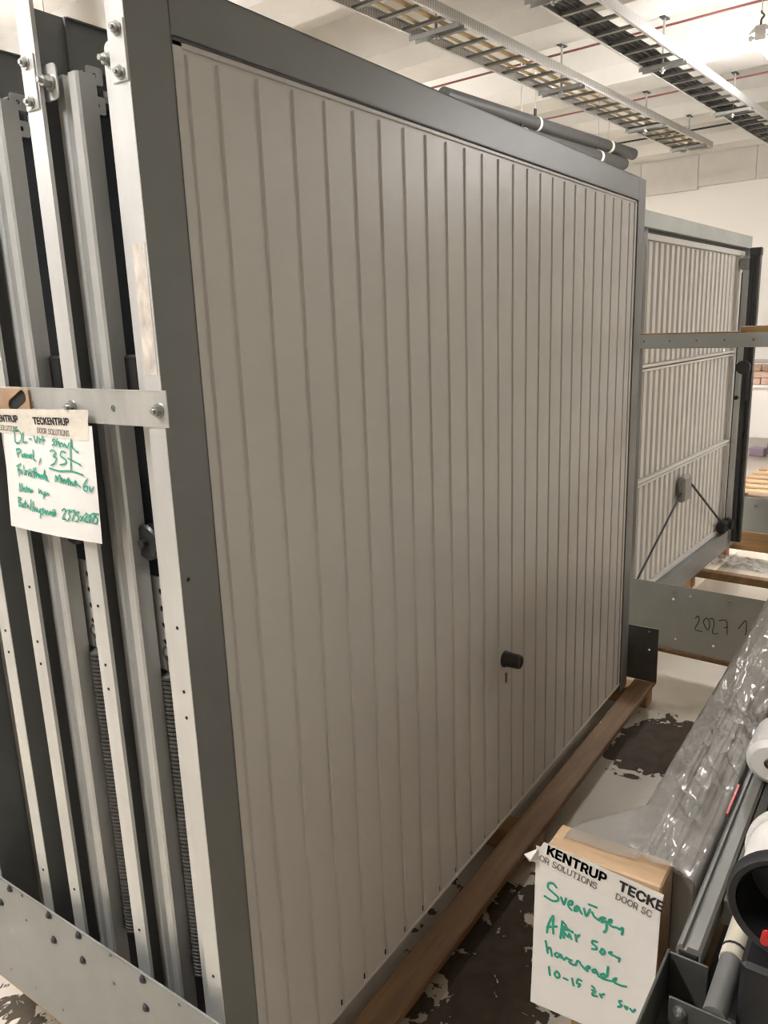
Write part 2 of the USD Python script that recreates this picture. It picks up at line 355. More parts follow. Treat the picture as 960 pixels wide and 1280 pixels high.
# ------------------------------------------------------------------ black pipes hung behind the door stack
PA, PB = np.array([4.27, 2.01, 3.305]), np.array([7.28, 1.63, 3.30])
for off, lab, s in ((np.zeros(3), 'upper black insulated pipe end seen above the white door', 1.0), (np.array([-.25, .005, -.122]), 'lower black insulated pipe end seen above the white door', 1.0)):
    t = thing('black_pipe', lab, 'pipe', PA + off, 0, 'two black pipes above the door stack')
    d = PB - PA; L = np.linalg.norm(d); u = d / L
    n = 12; pts = [u * x for x in np.linspace(0, L, n)]
    part(t, 'pipe_sleeve', tube(pts, .054, 18), 'pipe_grey')
    part(t, 'bore', tube([u * (L - .002), u * (L + .002)], .040, 14), 'hole')
    part(t, 'clamp', tube([u * (L - .54), u * (L - .50)], .058, 18), 'cream_plastic')
    for x in (1.22,):
        ring = part(t, 'hanging_strap', tube([u * x, u * (x + .03)], .058, 18), 'white_plastic')
        part(t, 'strap_wire', tube([u * x + np.array([0, 0, .05]), u * x + np.array([0, 0, 3.75 - PA[2] - off[2]])], .006, 6), 'white_plastic')
        part(t, 'strap_clip', bx(*(u[0] * x + np.array([-.012, .012])), *(u[1] * x + np.array([-.01, .01])), .05, .11, .004), 'dark_steel')
    part(t, 'strap_wire', tube([u * (L - .52) + np.array([0, 0, .05]), u * (L - .52) + np.array([0, 0, 3.75 - PA[2] - off[2]])], .0025, 6), 'zinc_bolt')

# ------------------------------------------------------------------ the stack of garage doors
WD, HD, ZB = 2.475, 2.157, 0.11
FW = 0.085
G1 = 'garage doors standing on edge in the near stack'
def spring(at, z0, z1, r=.017):
    n = int((z1 - z0) / .009); P = []
    for i in range(n):
        z = z0 + i * .009; P += [(r, z + .001), (r, z + .0055), (r - .004, z + .0072)]
    P = [(0, z0)] + P + [(0, z1)]
    m = trimesh.creation.revolve(np.array(P), sections=12); m.apply_translation([at[0], at[1], 0]); return m

def leg_mesh(mirror):
    front = bx(0, FW, 0, .002, 0, HD, .0008); inner = bx(FW - .002, FW, 0, .008, 0, HD)
    m = cat([front, inner])
    side = cat([bx(-.0015, 0, 0, .040, 0, HD), bx(0, .006, .0385, .040, 0, HD)])
    if mirror:
        for q in (m, side): q.vertices = q.vertices * [-1, 1, 1] + [WD, 0, 0]; q.faces = q.faces[:, ::-1]
    return m, side

def rail_profile(x0):
    # C channel seen from its back: outer wall with a pressed groove, two side walls and lips; (x, y)
    pts = [(.004, 0), (0, .004), (0, .024), (.010, .027), (.010, .036), (0, .039), (0, .057), (.004, .061), (.036, .061), (.036, .050), (.034, .050), (.034, .059), (.002, .059), (.002, .041), (.012, .038), (.012, .025), (.002, .022), (.002, .002), (.034, .002), (.034, .011), (.036, .011), (.036, 0)]
    return Polygon([(x + x0, y + .036) for x, y in pts])

def garage_door(label, loc, rotz, leaf_strips=False, hardware=True, tabs=True):
    t = thing('garage_door', label, 'garage door', loc, rotz, G1)
    for mir in (False, True):
        m, s = leg_mesh(mir)
        lp = part(t, 'frame_leg', m, 'grey_coat')
        part(lp, 'side_flange', s, 'galvanised_bright', 'bare galvanised side flange')
        fx = (lambda x: WD - x) if mir else (lambda x: x)
        sg = 1 if mir else -1
        # corner bracket with its two bolts, and the lug that carries the rail
        zt = HD
        cb = part(t, 'corner_bracket', bx(fx(-.0015), fx(-.004), 0, .036, zt - .162, zt - .080, .0012), 'galvanised_bright')
        part(cb, 'bolt', bolt('x', (fx(-.004), .015, zt - .092), .007, .008, sg), 'zinc_bolt')
        part(cb, 'bolt', bolt('x', (fx(-.004), .016, zt - .150), .007, .008, sg), 'zinc_bolt')
        lug = ext(sbox(.028, zt - .150, .068, zt - .096).buffer(-.01).buffer(.01), 'x', min(fx(.012), fx(.0145)), max(fx(.012), fx(.0145)))
        lg = part(t, 'rail_lug', cat([lug, bx(fx(.0), fx(.013), .028, .031, zt - .146, zt - .1)]), 'galvanised_bright')
        part(lg, 'bolt', bolt('x', (fx(.012), .052, zt - .124), .0085, .016, sg), 'zinc_bolt')
        rp = ext(rail_profile(.029), 'z', .02, zt - .11)
        if mir: rp.vertices = rp.vertices * [-1, 1, 1] + [WD, 0, 0]; rp.faces = rp.faces[:, ::-1]
        part(t, 'track_rail', rp, 'galvanised_bright')
        for z in (1.14, 1.02, .97, .42):
            part(lp, 'hole', cyl('x', (0, .02, z), .0032, fx(-.0025), fx(-.001), 8), 'hole')
        if hardware:
            x = fx(.075)
            sp = part(t, 'spring', spring((x, .110), .30, 1.00), 'spring_steel')
            part(sp, 'hook', tube(smooth_line([(x, .110, .99), (x, .110, 1.02), (x, .102, 1.035), (x, .110, 1.05), (x, .118, 1.035)], 4), .004, 7), 'spring_steel')
            pl = sbox(.088, 1.00, .132, 1.19)
            for k in range(5): pl = pl.difference(Point(.110, 1.025 + k * .034).buffer(.006, 4))
            part(t, 'spring_bracket', cat([ext(pl, 'x', min(x, x + sg * .02) , min(x, x + sg * .02) + .003)]), 'galvanised')
            arm = sbox(.094, 1.14, .126, 1.48).union(Point(.110, 1.48).buffer(.022, 6)).union(Point(.11, 1.14).buffer(.018, 6))
            ar = part(t, 'lever_arm', ext(arm, 'x', min(fx(.105), fx(.112)), max(fx(.105), fx(.112))), 'galvanised')
            part(ar, 'roller', cat([cyl('x', (0, .112, 1.262), .034, min(fx(.05), fx(.08)), max(fx(.05), fx(.08)), 18, .004), cyl('x', (0, .112, 1.262), .008, min(fx(.04), fx(.12)), max(fx(.04), fx(.12)), 10)]), 'black_plastic')
            part(ar, 'stop_block', bx(fx(.06), fx(.10), .085, .130, 1.52, 1.60, .004), 'black_plastic')
            part(t, 'guide_plate', bx(fx(.13), fx(.133), .05, .10, 1.22, 1.46, .001), 'white_inner')
        if tabs:
            hb = part(t, 'header_bracket', cat([bx(fx(.10), fx(.13), .024, .060, zt - .150, zt - .090, .004)]), 'dark_steel')
            part(t, 'cross_tube', tube([(fx(.105), .045, zt - .128), (fx(.60), .045, zt - .128)], .018, 12), 'galvanised')
            for z in (zt - .100, zt - .145):
                tab = sbox(-.016, -.014, .016, .014).buffer(-.005).buffer(.005).difference(Point(0, 0).buffer(.0045, 4))
                m = ext(tab, 'y', .062, .064); m.apply_translation([fx(.088), 0, z]); part(hb, 'tab', m, 'galvanised')
    # header between the legs
    part(t, 'header', cat([bx(FW + .0006, WD - FW - .0006, 0, .002, HD - .083, HD, .0006), bx(FW, WD - FW, 0, .012, HD - .002, HD), bx(FW, WD - FW, 0, .012, HD - .083, HD - .081)]), 'grey_coat')
    # leaf
    x0, x1, z0, z1 = FW + .003, WD - FW - .003, .038, HD - .085
    lf = part(t, 'leaf', cat([bx(x0, x1, .0088, .020, z0, z1), bx(x0, x0 + .021, .004, .0145, z0, z1, .0015), bx(x1 - .021, x1, .004, .0145, z0, z1, .0015), bx(x0, x1, .004, .0145, z1 - .0085, z1, .0015), bx(x0, x1, .002, .0145, z0 - .006, z0 + .004, .0012),
                           bx(x0, x1, .02, .032, z0, z0 + .03), bx(x0, x1, .02, .032, z1 - .03, z1)]), 'white_coat' if leaf_strips else 'white_inner')
    for ea, eb in ((x0, x0 + .105), (x1 - .105, x1)): part(lf, 'edge_shade', bx(ea, eb, .020, .036, z0 + .001, z1 - .001, .002), 'leaf_edge_shade', 'dark strip coloured as shade on the inner side')  # dark strip stands in for the shade along the leaf edge
    if leaf_strips:
        gx = [.026] + [.092 + .0922 * k for k in range(24)] + [2.274]
        for a, b in zip(gx[:-1], gx[1:]):
            a += FW + .0045; b += FW - .0045
            prof = Polygon([(a, .0090), (a + .0030, .0045), (b - .0030, .0045), (b, .0090)])
            part(lf, 'leaf_strip', ext(prof, 'z', z0 + .004, z1 - .016), 'white_coat', smooth=False)
        for a in gx[1:-1]:
            part(lf, 'drain_slot', bx(a + FW - .003, a + FW + .003, .0084, .0088, z0 + .006, z0 + .022), 'hole')
    else:
        for k in range(24):
            a = .16 + .087 * k + FW
            part(lf, 'leaf_rib', ext(Polygon([(a - .02, .02), (a - .012, .028), (a + .012, .028), (a + .02, .02)]), 'z', z0 + .03, z1 - .03), 'white_inner', smooth=False)
    return t, lf
X0 = -FW
d1, leaf1 = garage_door('white ribbed garage door in a grey frame, front of the stack, with a black knob', (X0, 0, ZB), 0, leaf_strips=True, hardware=False)
WA = WD + X0
garage_door('second garage door back in the near stack, its steel side just left of the front door', (WA, .262, ZB), 180)
garage_door('third garage door back in the near stack, its steel side behind the paper note', (WA, .490, ZB), 180)
garage_door('fourth garage door back in the near stack, grey frame face turned to the front', (X0, .572, ZB), 0, hardware=False)
garage_door('rearmost garage door of the near stack, dark at the lower left picture edge', (X0, .80, ZB), 0, hardware=False, tabs=False)
# knob and keyhole of the front door
kx, kz = 1.146 + FW, .719 - ZB
kn = part(d1, 'handle', lathe([(0, .0), (.026, .0), (.027, .006), (.0235, .012), (.0225, .052), (.020, .056), (.014, .056), (.014, .053), (0, .053)], 'y', (0, 0, 0), 24), 'black_plastic', 'black round knob')
UsdGeom.Xformable(stage.GetPrimAtPath(kn)).AddTransformOp().Set(Gf.Matrix4d(1, 0, 0, 0, 0, -1, 0, 0, 0, 0, -1, 0, kx, .004, kz, 1))
part(d1, 'keyhole_cover', ext(Point(kx + .012, kz - .058).buffer(.006, 6).union(sbox(kx + .008, kz - .085, kx + .016, kz - .058)), 'y', .0015, .0045), 'pine_dark', 'small rusty keyhole below the knob')
for (x, z) in ((-.0695 + FW, 1.336 - ZB),): part(d1, 'hole', cyl('y', (x, 0, z), .004, -.0006, .0005, 8), 'hole')
# worn sticker on the front door's side flange
part(d1, 'worn_sticker', bx(-.0021, -.0015, .004, .034, 1.68 - ZB, 1.88 - ZB), 'sticker', 'scuffed remains of a paper sticker')

# ------------------------------------------------------------------ pallet under the stack, end plates, strap
pl = thing('pallet', 'long wooden pallet of planks under the near stack of garage doors', 'pallet', (0, 0, 0))
part(pl, 'deck_plank', wood(-.03, 2.515, -.100, -.012, .082, .11, .004), 'pine_dark')  # darker pine tone also carries the deep shade on this front plank
for y0, y1 in ((.16, .28), (.43, .53), (.56, .66), (.76, .88)):
    part(pl, 'deck_plank', wood(-.03, 2.515, y0, y1, .082, .11, .004), 'pine')
for x in (.06, 1.2, 2.44):
    part(pl, 'bearer', wood(x - .045 + .02, x + .045 + .02, -.094 + .006, .88, .0, .082, .004), 'pine_cross')
def end_plate(label, x, y0, y1, z0, z1, screws, holes, side, mat='galvanised_plate'):
    t = thing('end_plate', label, 'steel plate', (x, 0, 0))
    poly = sbox(y0, z0, y1, z1)
    for (y, z) in holes: poly = poly.difference(Point(y, z).buffer(.0045, 4))
    part(t, 'sheet', ext(poly, 'x', -.002, 0), mat)
    if side < 0: part(t, 'batten', wood(0.0, .028, y0, y1, z0 - .010, z0 + .03, .002), 'pine_cross', 'thin brown batten along the lower edge')
    part(t, 'folded_edge', bx(-.002, .003, y0, y1, z1 - .001, z1 + .0005), mat)
    for (y, z) in screws: part(t, 'screw', lathe([(0, -.0075), (.004, -.007), (.0075, -.004), (.0078, -.0015), (.010, -.001), (.010, .0)], 'x', (-.002, y, z), 14), 'dark_steel')
    return t
end_plate('pale galvanised end plate with screws along the foot of the near stack', -.12, -.11, 1.0, .147, .470, [(.745, .397), (.529, .460), (.416, .460), (.523, .396), (.413, .396), (.197, .459), (.199, .387), (.69, .46)],
          [(.639, .462), (.638, .394), (.756, .193), (.646, .194), (.534, .193), (.303, .462), (.304, .391), (.087, .455), (.42, .193), (.30, .193)], -1, 'plate_dull')
end_plate('galvanised end plate coloured dark for shade at the far right foot of the white door', 2.47, -.113, .95, .112, .372, [], [(-.071, .355), (-.075, .268), (.1, .355), (.3, .355)], 1, 'dull_steel')  # its shade is put into the dark sheet colour

st = thing('steel_strap', 'galvanised steel strap bolted across the near ends of the garage doors', 'steel strap', (-.0885, 0, 0))
poly = sbox(-.012, 1.597, .70, 1.655)
for y in (.125, .362): poly = poly.difference(Point(y, 1.624).buffer(.006, 5))
part(st, 'web', ext(poly, 'x', 0, .002), 'galvanised')
part(st, 'flange', bx(0, .0015, -.012, .70, 1.6545, 1.6565), 'galvanised_bright')
for y in (.008, .240, .475): part(st, 'bolt', bolt('x', (0, y, 1.624), .0085, .010, -1), 'zinc_bolt')
sl = thing('board_scrap', 'brown board scrap with a dark oval hand hole on the strap\'s left end', 'board scrap', (-.0931, 0, 0))
hole = LineString([(.425, 1.622), (.388, 1.639)]).buffer(.0125, 8)
bp = sbox(.366, 1.576, .72, 1.6535).buffer(-.004).buffer(.004).difference(hole)
part(sl, 'board', ext(bp, 'x', 0, .0042), 'sleeve_board')
part(sl, 'hand_hole', ext(hole.buffer(-.0003), 'x', .0032, .0041), 'hole')

# ------------------------------------------------------------------ paper notes
INK_SALE = [[(34,-76),(28,-71),(20,-74),(19,-83),(28,-89),(37,-94),(37,-101),(27,-106),(13,-103)],[(43,-92),(48,-104),(52,-90)],[(56,-100),(62,-98),(63,-91),(58,-93),(56,-103),(62,-109)],[(72,-96),(68,-101),(67,-108),(72,-105),(74,-97),(77,-104),(80,-108)],[(84,-96),(88,-109),(94,-93)],[(92,-84),(105,-84)],[(98,-97),(102,-104),(109,-107)],[(109,-107),(115,-99),(120,-98),(116,-102),(115,-108),(122,-104),(123,-119),(119,-126)],[(122,-104),(130,-102),(131,-96),(127,-99),(127,-106),(133,-109)],[(133,-109),(140,-107),(145,-108),(150,-103),(149,-116)],[(18,-175),(21,-156),(29,-136),(29,-155),(30,-172)],[(18,-164),(36,-154)],[(46,-139),(43,-175)],[(46,-139),(53,-146),(44,-156)],[(48,-148),(49,-171)],[(51,-153),(65,-151)],[(55,-149),(65,-153)],[(50,-160),(57,-166),(59,-158),(63,-167)],[(70,-155),(72,-167)],[(71,-159),(77,-152)],[(108,-151),(101,-152),(100,-158),(107,-161),(107,-166),(100,-169)],[(117,-160),(114,-168),(118,-171),(122,-164),(118,-160)],[(133,-159),(129,-162),(133,-164),(139,-164),(143,-165),(147,-164),(146,-171)],[(16,-194),(20,-217)],[(20,-209),(25,-204),(28,-219)],[(37,-208),(33,-214),(37,-217),(41,-214),(41,-208),(45,-214)],[(45,-208),(50,-216),(55,-209)],[(55,-209),(60,-211),(64,-210),(60,-216),(66,-218),(72,-216)],[(72,-216),(75,-206),(79,-206)],[(80,-209),(84,-213),(88,-216)],[(88,-216),(94,-207),(97,-208),(91,-216),(93,-218)],[(107,-207),(102,-211),(103,-215),(108,-213),(109,-210),(112,-218)],[(122,-208),(116,-213),(120,-217),(125,-211)],[(128,-191),(127,-210)],[(112,-218),(122,-219),(137,-215),(143,-206),(138,-211),(140,-216),(150,-216),(160,-213)],[(23,-245),(25,-261)],[(38,-246),(34,-254),(38,-260),(43,-255),(42,-249),(38,-246)],[(51,-254),(58,-254)],[(66,-247),(69,-260)],[(83,-243),(77,-243),(75,-252),(81,-251),(78,-258)],[(102,-244),(106,-246)],[(102,-252),(108,-251),(103,-258),(104,-262),(111,-260)],[(116,-253),(119,-258)],[(117,-255),(123,-249)],[(153,-246),(149,-250),(154,-255),(148,-261)],[(159,-253),(164,-252),(162,-257),(159,-253)],[(169,-252),(173,-255),(177,-248)]]
INK_STOCK = [[(43,-20),(41,-38),(56,-38),(65,-27),(58,-17),(43,-17)],[(70,-20),(67,-37),(80,-36)],[(89,-30),(96,-30)],[(104,-25),(109,-36),(116,-25)],[(121,-27),(121,-36)],[(131,-23),(129,-37)],[(124,-29),(138,-29)],[(167,-27),(160,-29),(165,-34),(158,-38)],[(175,-26),(169,-39)],[(168,-31),(179,-31)],[(179,-32),(179,-39),(186,-32),(191,-38),(195,-33),(200,-40),(209,-31)],[(215,-25),(214,-38),(219,-40),(225,-45),(231,-45)],[(215,-25),(209,-45),(205,-80)],[(42,-51),(44,-65)],[(42,-52),(53,-50),(57,-55),(45,-59)],[(66,-59),(58,-62),(60,-65),(66,-62),(68,-58),(68,-65)],[(72,-58),(73,-65),(78,-59),(81,-65)],[(85,-62),(91,-60),(87,-58),(84,-63),(90,-65)],[(96,-50),(96,-67),(101,-68)],[(118,-64),(111,-75)],[(150,-49),(159,-46),(165,-51),(157,-57),(166,-60),(161,-68),(148,-74)],[(195,-48),(184,-47),(179,-55),(191,-60),(193,-67),(175,-71)],[(200,-58),(215,-62),(233,-67)],[(142,-79),(171,-82),(205,-80),(236,-84)],[(39,-82),(38,-101)],[(35,-84),(50,-78)],[(37,-91),(45,-88)],[(49,-90),(45,-96),(51,-94),(51,-90)],[(60,-81),(58,-98)],[(63,-89),(64,-98)],[(64,-91),(71,-89)],[(76,-90),(72,-98),(80,-91),(80,-99)],[(77,-86),(77,-87)],[(82,-86),(82,-87)],[(92,-83),(86,-100)],[(98,-81),(93,-100)],[(85,-90),(101,-90)],[(101,-92),(98,-99),(106,-92),(106,-99)],[(110,-93),(109,-100),(115,-93),(115,-99)],[(123,-92),(118,-96),(121,-99),(126,-84),(124,-100)],[(127,-96),(131,-95),(126,-101),(135,-102)],[(155,-102),(159,-91),(162,-100),(171,-89),(170,-103)],[(177,-95),(177,-103),(183,-96),(184,-103)],[(190,-96),(187,-103),(195,-93),(193,-105)],[(190,-98),(199,-98)],[(200,-98),(198,-104),(204,-99),(205,-105)],[(210,-100),(206,-105),(214,-95),(213,-105)],[(216,-101),(226,-106)],[(247,-91),(235,-102),(235,-111),(243,-111),(245,-103),(236,-105)],[(251,-103),(252,-112),(262,-103)],[(33,-130),(38,-116),(40,-130),(46,-116)],[(52,-122),(46,-128),(53,-122),(53,-130)],[(62,-119),(57,-130)],[(58,-122),(64,-122)],[(67,-123),(63,-129),(70,-122),(70,-129)],[(73,-124),(73,-129),(78,-124),(81,-127)],[(101,-120),(101,-128),(107,-122),(108,-128)],[(112,-125),(114,-130),(121,-124),(113,-136)],[(129,-125),(123,-129),(128,-126),(131,-128)],[(25,-143),(24,-161)],[(25,-143),(36,-144),(24,-151),(35,-154),(24,-161)],[(35,-157),(42,-153),(35,-160),(43,-160)],[(50,-147),(46,-161)],[(45,-152),(54,-152)],[(57,-154),(52,-160),(59,-155),(61,-161)],[(70,-143),(66,-163)],[(77,-146),(72,-165)],[(79,-155),(79,-163),(84,-157),(85,-163)],[(89,-157),(87,-163)],[(98,-158),(92,-164),(99,-162),(101,-157),(95,-175)],[(110,-155),(104,-158),(109,-162),(102,-167)],[(112,-165),(115,-158),(117,-165),(122,-158),(124,-165)],[(131,-158),(127,-164),(133,-159),(134,-164)],[(140,-154),(136,-166)],[(145,-154),(142,-165)],[(136,-159),(147,-160)],[(166,-153),(174,-149),(176,-154),(165,-168),(175,-168)],[(182,-152),(191,-150),(184,-157),(188,-162),(179,-170)],[(192,-152),(203,-150),(192,-169)],[(214,-151),(208,-152),(205,-157),(211,-160),(207,-168),(201,-169)],[(216,-158),(223,-165)],[(225,-157),(215,-167)],[(229,-155),(234,-151),(235,-155),(226,-166),(236,-166)],[(243,-153),(239,-160),(240,-167),(245,-159),(243,-153)],[(247,-152),(256,-150),(246,-167)],[(266,-150),(259,-150),(256,-156),(261,-158),(258,-166),(252,-168)]]
INK_PLATE = [[(310,315),(322,328),(327,303),(311,258),(344,253)],[(354,319),(348,303),(364,270),(375,273),(376,309),(363,326),(354,319)],[(375,324),(391,327),(397,298),(393,256),(418,259)],[(418,325),(452,330),(458,263)],[(443,293),(460,302)],[(507,304),(535,350),(541,314),(539,279)]]
def sheet(corners, bulge, n=14):
    """A thin bent sheet of paper from its four corners (a, b): TL, TR, BR, BL; returns (a, b, h) points and faces."""
    TL, TR, BR, BL = [np.array(c) for c in corners]; V = []
    for j in range(n + 1):
        for i in range(n + 1):
            s, t = i / n, j / n; p = TL * (1 - s) * (1 - t) + TR * s * (1 - t) + BR * s * t + BL * (1 - s) * t
            V.append((p[0], p[1], bulge(s, t)))
    F = []
    for j in range(n):
        for i in range(n):
            a = j * (n + 1) + i; F += [[a, a + n + 1, a + 1], [a + 1, a + n + 1, a + n + 2]]
    V = np.array(V); k = len(V); B = V.copy(); B[:, 2] -= .0003; F = np.array(F)
    return np.vstack([V, B]), np.vstack([F, F[:, ::-1] + k])
def to_wall(f):      # (a right, b up, h towards the viewer) -> x = -h, y = -a, z = b
    def g(V): V = np.asarray(V, float); return np.c_[-f(V[:, 0], V[:, 1]) - V[:, 2], -V[:, 0], V[:, 1]]
    return g
def flat_print(text, height, bold, a, b, ang, f, spacing=0.0, squeeze=1.0, h=0.0005):
    m = words(text, height, bold, spacing); v = m.vertices.copy(); v[:, 0] *= squeeze
    c, s = math.cos(ang), math.sin(ang)
    V = np.c_[a + c * v[:, 0] - s * v[:, 1], b + s * v[:, 0] + c * v[:, 1], v[:, 2] + h]
    m.vertices = to_wall(f)(V); trimesh.repair.fix_normals(m); return m

# note taped to the strap
K = .814 / .778
bul = lambda a, b: .004 + .006 * np.sin(np.clip(a / .27, 0, 1) * 3.1) * np.clip(-b / .2, 0, 1)
p1 = thing('paper_note', 'white handwritten note in green marker taped to the strap on the near stack', 'paper note', (-.0935, .40 * K + 1.00329 * (K - 1) * 0 - 1.00329 + 1.00329 * K, 1.742377 + (1.60 - 1.742377) * K), 0)
zero = lambda a, b: bul(a, b)
def paper(t, corners, f, name='sheet', mat='paper', h=0.0, n=14):
    V, F = sheet(corners, lambda s, q: h, n)
    m = trimesh.Trimesh(to_wall(f)(V), F, process=False); trimesh.repair.fix_normals(m); return part(t, name, m, mat, smooth=True)
kk = lambda c: [(a * K, b * K) for a, b in c]
paper(p1, kk([(.006, .004), (.275, .000), (.264, -.203), (-.019, -.204)]), zero)
m = ink(INK_STOCK, .0025, lambda V: to_wall(zero)(np.c_[V[:, 0] * K, V[:, 1] * K, V[:, 2] + .0016]), .0002)
part(p1, 'handwriting', m, 'green_ink', 'green marker handwriting', smooth=False)
crink = lambda a, b: bul(a, b) + .0006 + .0022 * np.abs(np.sin(a * 95 + b * 60)) * np.clip((b + .004) / .02, 0, 1)
tp = paper(p1, kk([(-.03, .020), (.272, .027), (.262, -.026), (-.028, -.023)]), crink, 'adhesive_tape', 'tape', n=40)
for a, txt in ((-.016, 'KENTRUP'), (.108, 'TECKENTRUP')):
    part(tp, 'print', flat_print(txt, .0125, True, a * K, -.003 * K, .02, crink, squeeze=.98, h=.0005), 'black_ink', smooth=False)
for a, txt in ((-.016, 'R SOLUTIONS'), (.116, 'DOOR SOLUTIONS')):
    part(tp, 'print', flat_print(txt, .0105, False, a * K, -.0185 * K, -.015, crink, .0012, .80, h=.0005), 'grey_ink', smooth=False)

# ------------------------------------------------------------------ wrapped package on an added crate, right foreground
YP = -.544
cr = thing('added_plank_crate', 'added closed wooden plank crate under the wrapped package, keeping light off the aisle', 'crate', (0, 0, 0))  # added, closed down to the floor to block lamplight from the aisle
for k in range(4):
    z0 = .02 + k * .15
    for y in (-.60, -1.12): part(cr, 'side_plank', wood(.205, 2.50, y - .011, y + .011, z0, z0 + .142, .003), 'pine')
    for x in (.216, 2.489): part(cr, 'end_plank', wood(x - .011, x + .011, -1.107, -.613, z0, z0 + .142, .003), 'plywood')
for k in range(4): part(cr, 'lid_plank', wood(.195, 2.51, -1.13 + k * .136, -1.0 + k * .136, .597, .619, .003), 'pine')
for x in (.3, 1.35, 2.4): part(cr, 'runner', wood(x - .05, x + .05, -1.09, -.63, .0, .02, .002), 'pine')
pk = thing('wrapped_package', 'long package of grey profiles in clear wrinkled plastic film with a plywood end', 'package', (0, 0, 0))
part(pk, 'end_board', bx(.192, .262, -.737, YP, .62, .868, .003), 'plywood', 'light plywood end block')
for i, (y0, y1, zt) in enumerate(((-.772, -.732, .845), (-.730, -.692, .838), (-.690, -.668, .825))):
    part(pk, 'grey_profile', cat([bx(.27, 2.45, y0, y1, .622, zt, .004), bx(.27, 2.45, y0 + .012, y1 - .012, zt - .002, zt + .004, .002)]), 'profile_grey')
def film():
    nx, nv = 340, 64; xs = .222 + (np.linspace(0, 1, nx) ** 1.25) * 2.26
    V = np.zeros((nx, nv, 3))
    for i, x in enumerate(xs):
        w = np.clip((x - .24) / .19, 0, 1); w = w * w * (3 - 2 * w)
        yl = (YP - .004) * (1 - w) + (-.644) * w; top = .872 * (1 - w) + .868 * w
        path = np.array([(yl + .012, .64), (yl + .006, .80), (yl, top - .02), (yl - .018, top), (-.71, top + .004), (-.768, top - .002), (-.781, top - .006), (-.783, .74)])
        d = np.r_[0, np.cumsum(np.linalg.norm(np.diff(path, axis=0), axis=1))]; q = np.linspace(0, d[-1], nv)
        V[i, :, 0] = x; V[i, :, 1] = np.interp(q, d, path[:, 0]); V[i, :, 2] = np.interp(q, d, path[:, 1])
    P = V.reshape(-1, 3); x, y = P[:, 0], P[:, 1]
    # folds that gather to a pinched point, long lengthwise creases and small crumples
    cx, cy = .76, -.735; dx, dy = x - cx, (y - cy) * 1.3; r = np.hypot(dx, dy) + 1e-3; ang = np.arctan2(dy, dx)
    k = np.sin(ang * 5.5 + 1.3 * np.sin(ang * 2 + .6) + 2.0 * r); star = (1 - np.abs(k)) ** 4 * np.exp(-r / .30) * np.clip(r / .06, 0, 1)
    k2 = np.sin(ang * 9.5 + 2.1 * np.sin(ang * 1.5 - 1)); star2 = (1 - np.abs(k2)) ** 5 * np.exp(-r / .22) * np.clip(r / .05, 0, 1)
    n1 = meshkit.noise(np.c_[x * 3.2 + y * 6, y * 26 - x * 2.5, P[:, 2] * 3], 3); ridge = (1 - np.abs(2 * n1 - 1)) ** 5
    n2 = meshkit.fbm(np.c_[x * 15, y * 34, P[:, 2] * 8], 3, 9); n3 = meshkit.noise(np.c_[x * 22 - y * 40, y * 12 + x * 9, y * 0], 21); cross = (1 - np.abs(2 * n3 - 1)) ** 6
    mid = np.exp(-((x - .50) / .13) ** 2)
    edge = np.clip((y + .80) / .02, 0, 1) * np.clip((-.648 - y) / .018, .12, 1)
    h = (.034 * star + .020 * star2 + .014 * ridge + .005 * (n2 - .5) + .012 * cross * (.35 + mid) + .012 * np.exp(-(r / .05) ** 2)) * edge
    lift = np.clip((P[:, 2] - .70) / .12, 0, 1)
    P[:, 2] += h * lift; P[:, 1] += (n2 - .5) * .003
    F = []
    for i in range(nx - 1):
        a = i * nv + np.arange(nv - 1); F.append(np.c_[a, a + nv, a + 1]); F.append(np.c_[a + 1, a + nv, a + nv + 1])
    return trimesh.Trimesh(P, np.vstack(F), process=False)
part(pk, 'film', film(), 'film', 'clear wrinkled plastic film', smooth=True)
part(pk, 'red_tape', bx(.43, .535, -.786, -.782, .873, .877), 'red_plastic', 'thin red strip on the film edge')

curl = lambda a, b: .001 + .012 * np.clip((a - .13) / .08, 0, 1) ** 2 * np.clip(-b / .3, 0, 1) + .01 * np.clip((-b - .2) / .13, 0, 1) ** 2 * np.clip(1 - a / .2, 0, 1) * .3
p2 = thing('paper_note', 'white handwritten note in green marker on the plywood end of the wrapped package', 'paper note', (.1905, -.53, .87), 0)
paper(p2, [(-.004, -.008), (.209, -.018), (.205, -.325), (-.011, -.336)], curl)
m = ink(INK_SALE, .0040, lambda V: to_wall(curl)(np.c_[V[:, 0], V[:, 1], V[:, 2] + .0006]), .0002)
part(p2, 'handwriting', m, 'green_ink', 'green marker handwriting', smooth=False)
tflat = lambda a, b: curl(a, b) + .0005
tp2 = paper(p2, [(.010, .004), (.212, -.012), (.206, -.066), (-.012, -.042)], tflat, 'adhesive_tape', 'tape_white', n=24)
part(tp2, 'print', flat_print('KENTRUP', .0178, True, .014, -.0165, -.135, tflat, squeeze=.93, h=.0008), 'black_ink', smooth=False)
part(tp2, 'print', flat_print('OR SOLUTIONS', .0125, False, .002, -.035, -.135, tflat, .0015, .83, h=.0008), 'grey_ink', smooth=False)
part(tp2, 'print', flat_print('TECKE', .0178, True, .139, -.033, -.135, tflat, squeeze=.93, h=.0008), 'black_ink', smooth=False)
part(tp2, 'print', flat_print('DOOR SC', .0125, False, .136, -.053, -.135, tflat, .0015, .80, h=.0008), 'grey_ink', smooth=False)
part(tp2, 'tape_tip', trimesh.Trimesh(to_wall(lambda a, b: 0 * a)([(.0, -.012, .003), (-.022, -.026, .012), (-.014, -.042, .006), (.0, -.035, .003), (-.008, -.03, .016)]), [[0, 1, 4], [1, 2, 4], [2, 3, 4], [3, 0, 4]], process=False), 'tape_white', smooth=False)

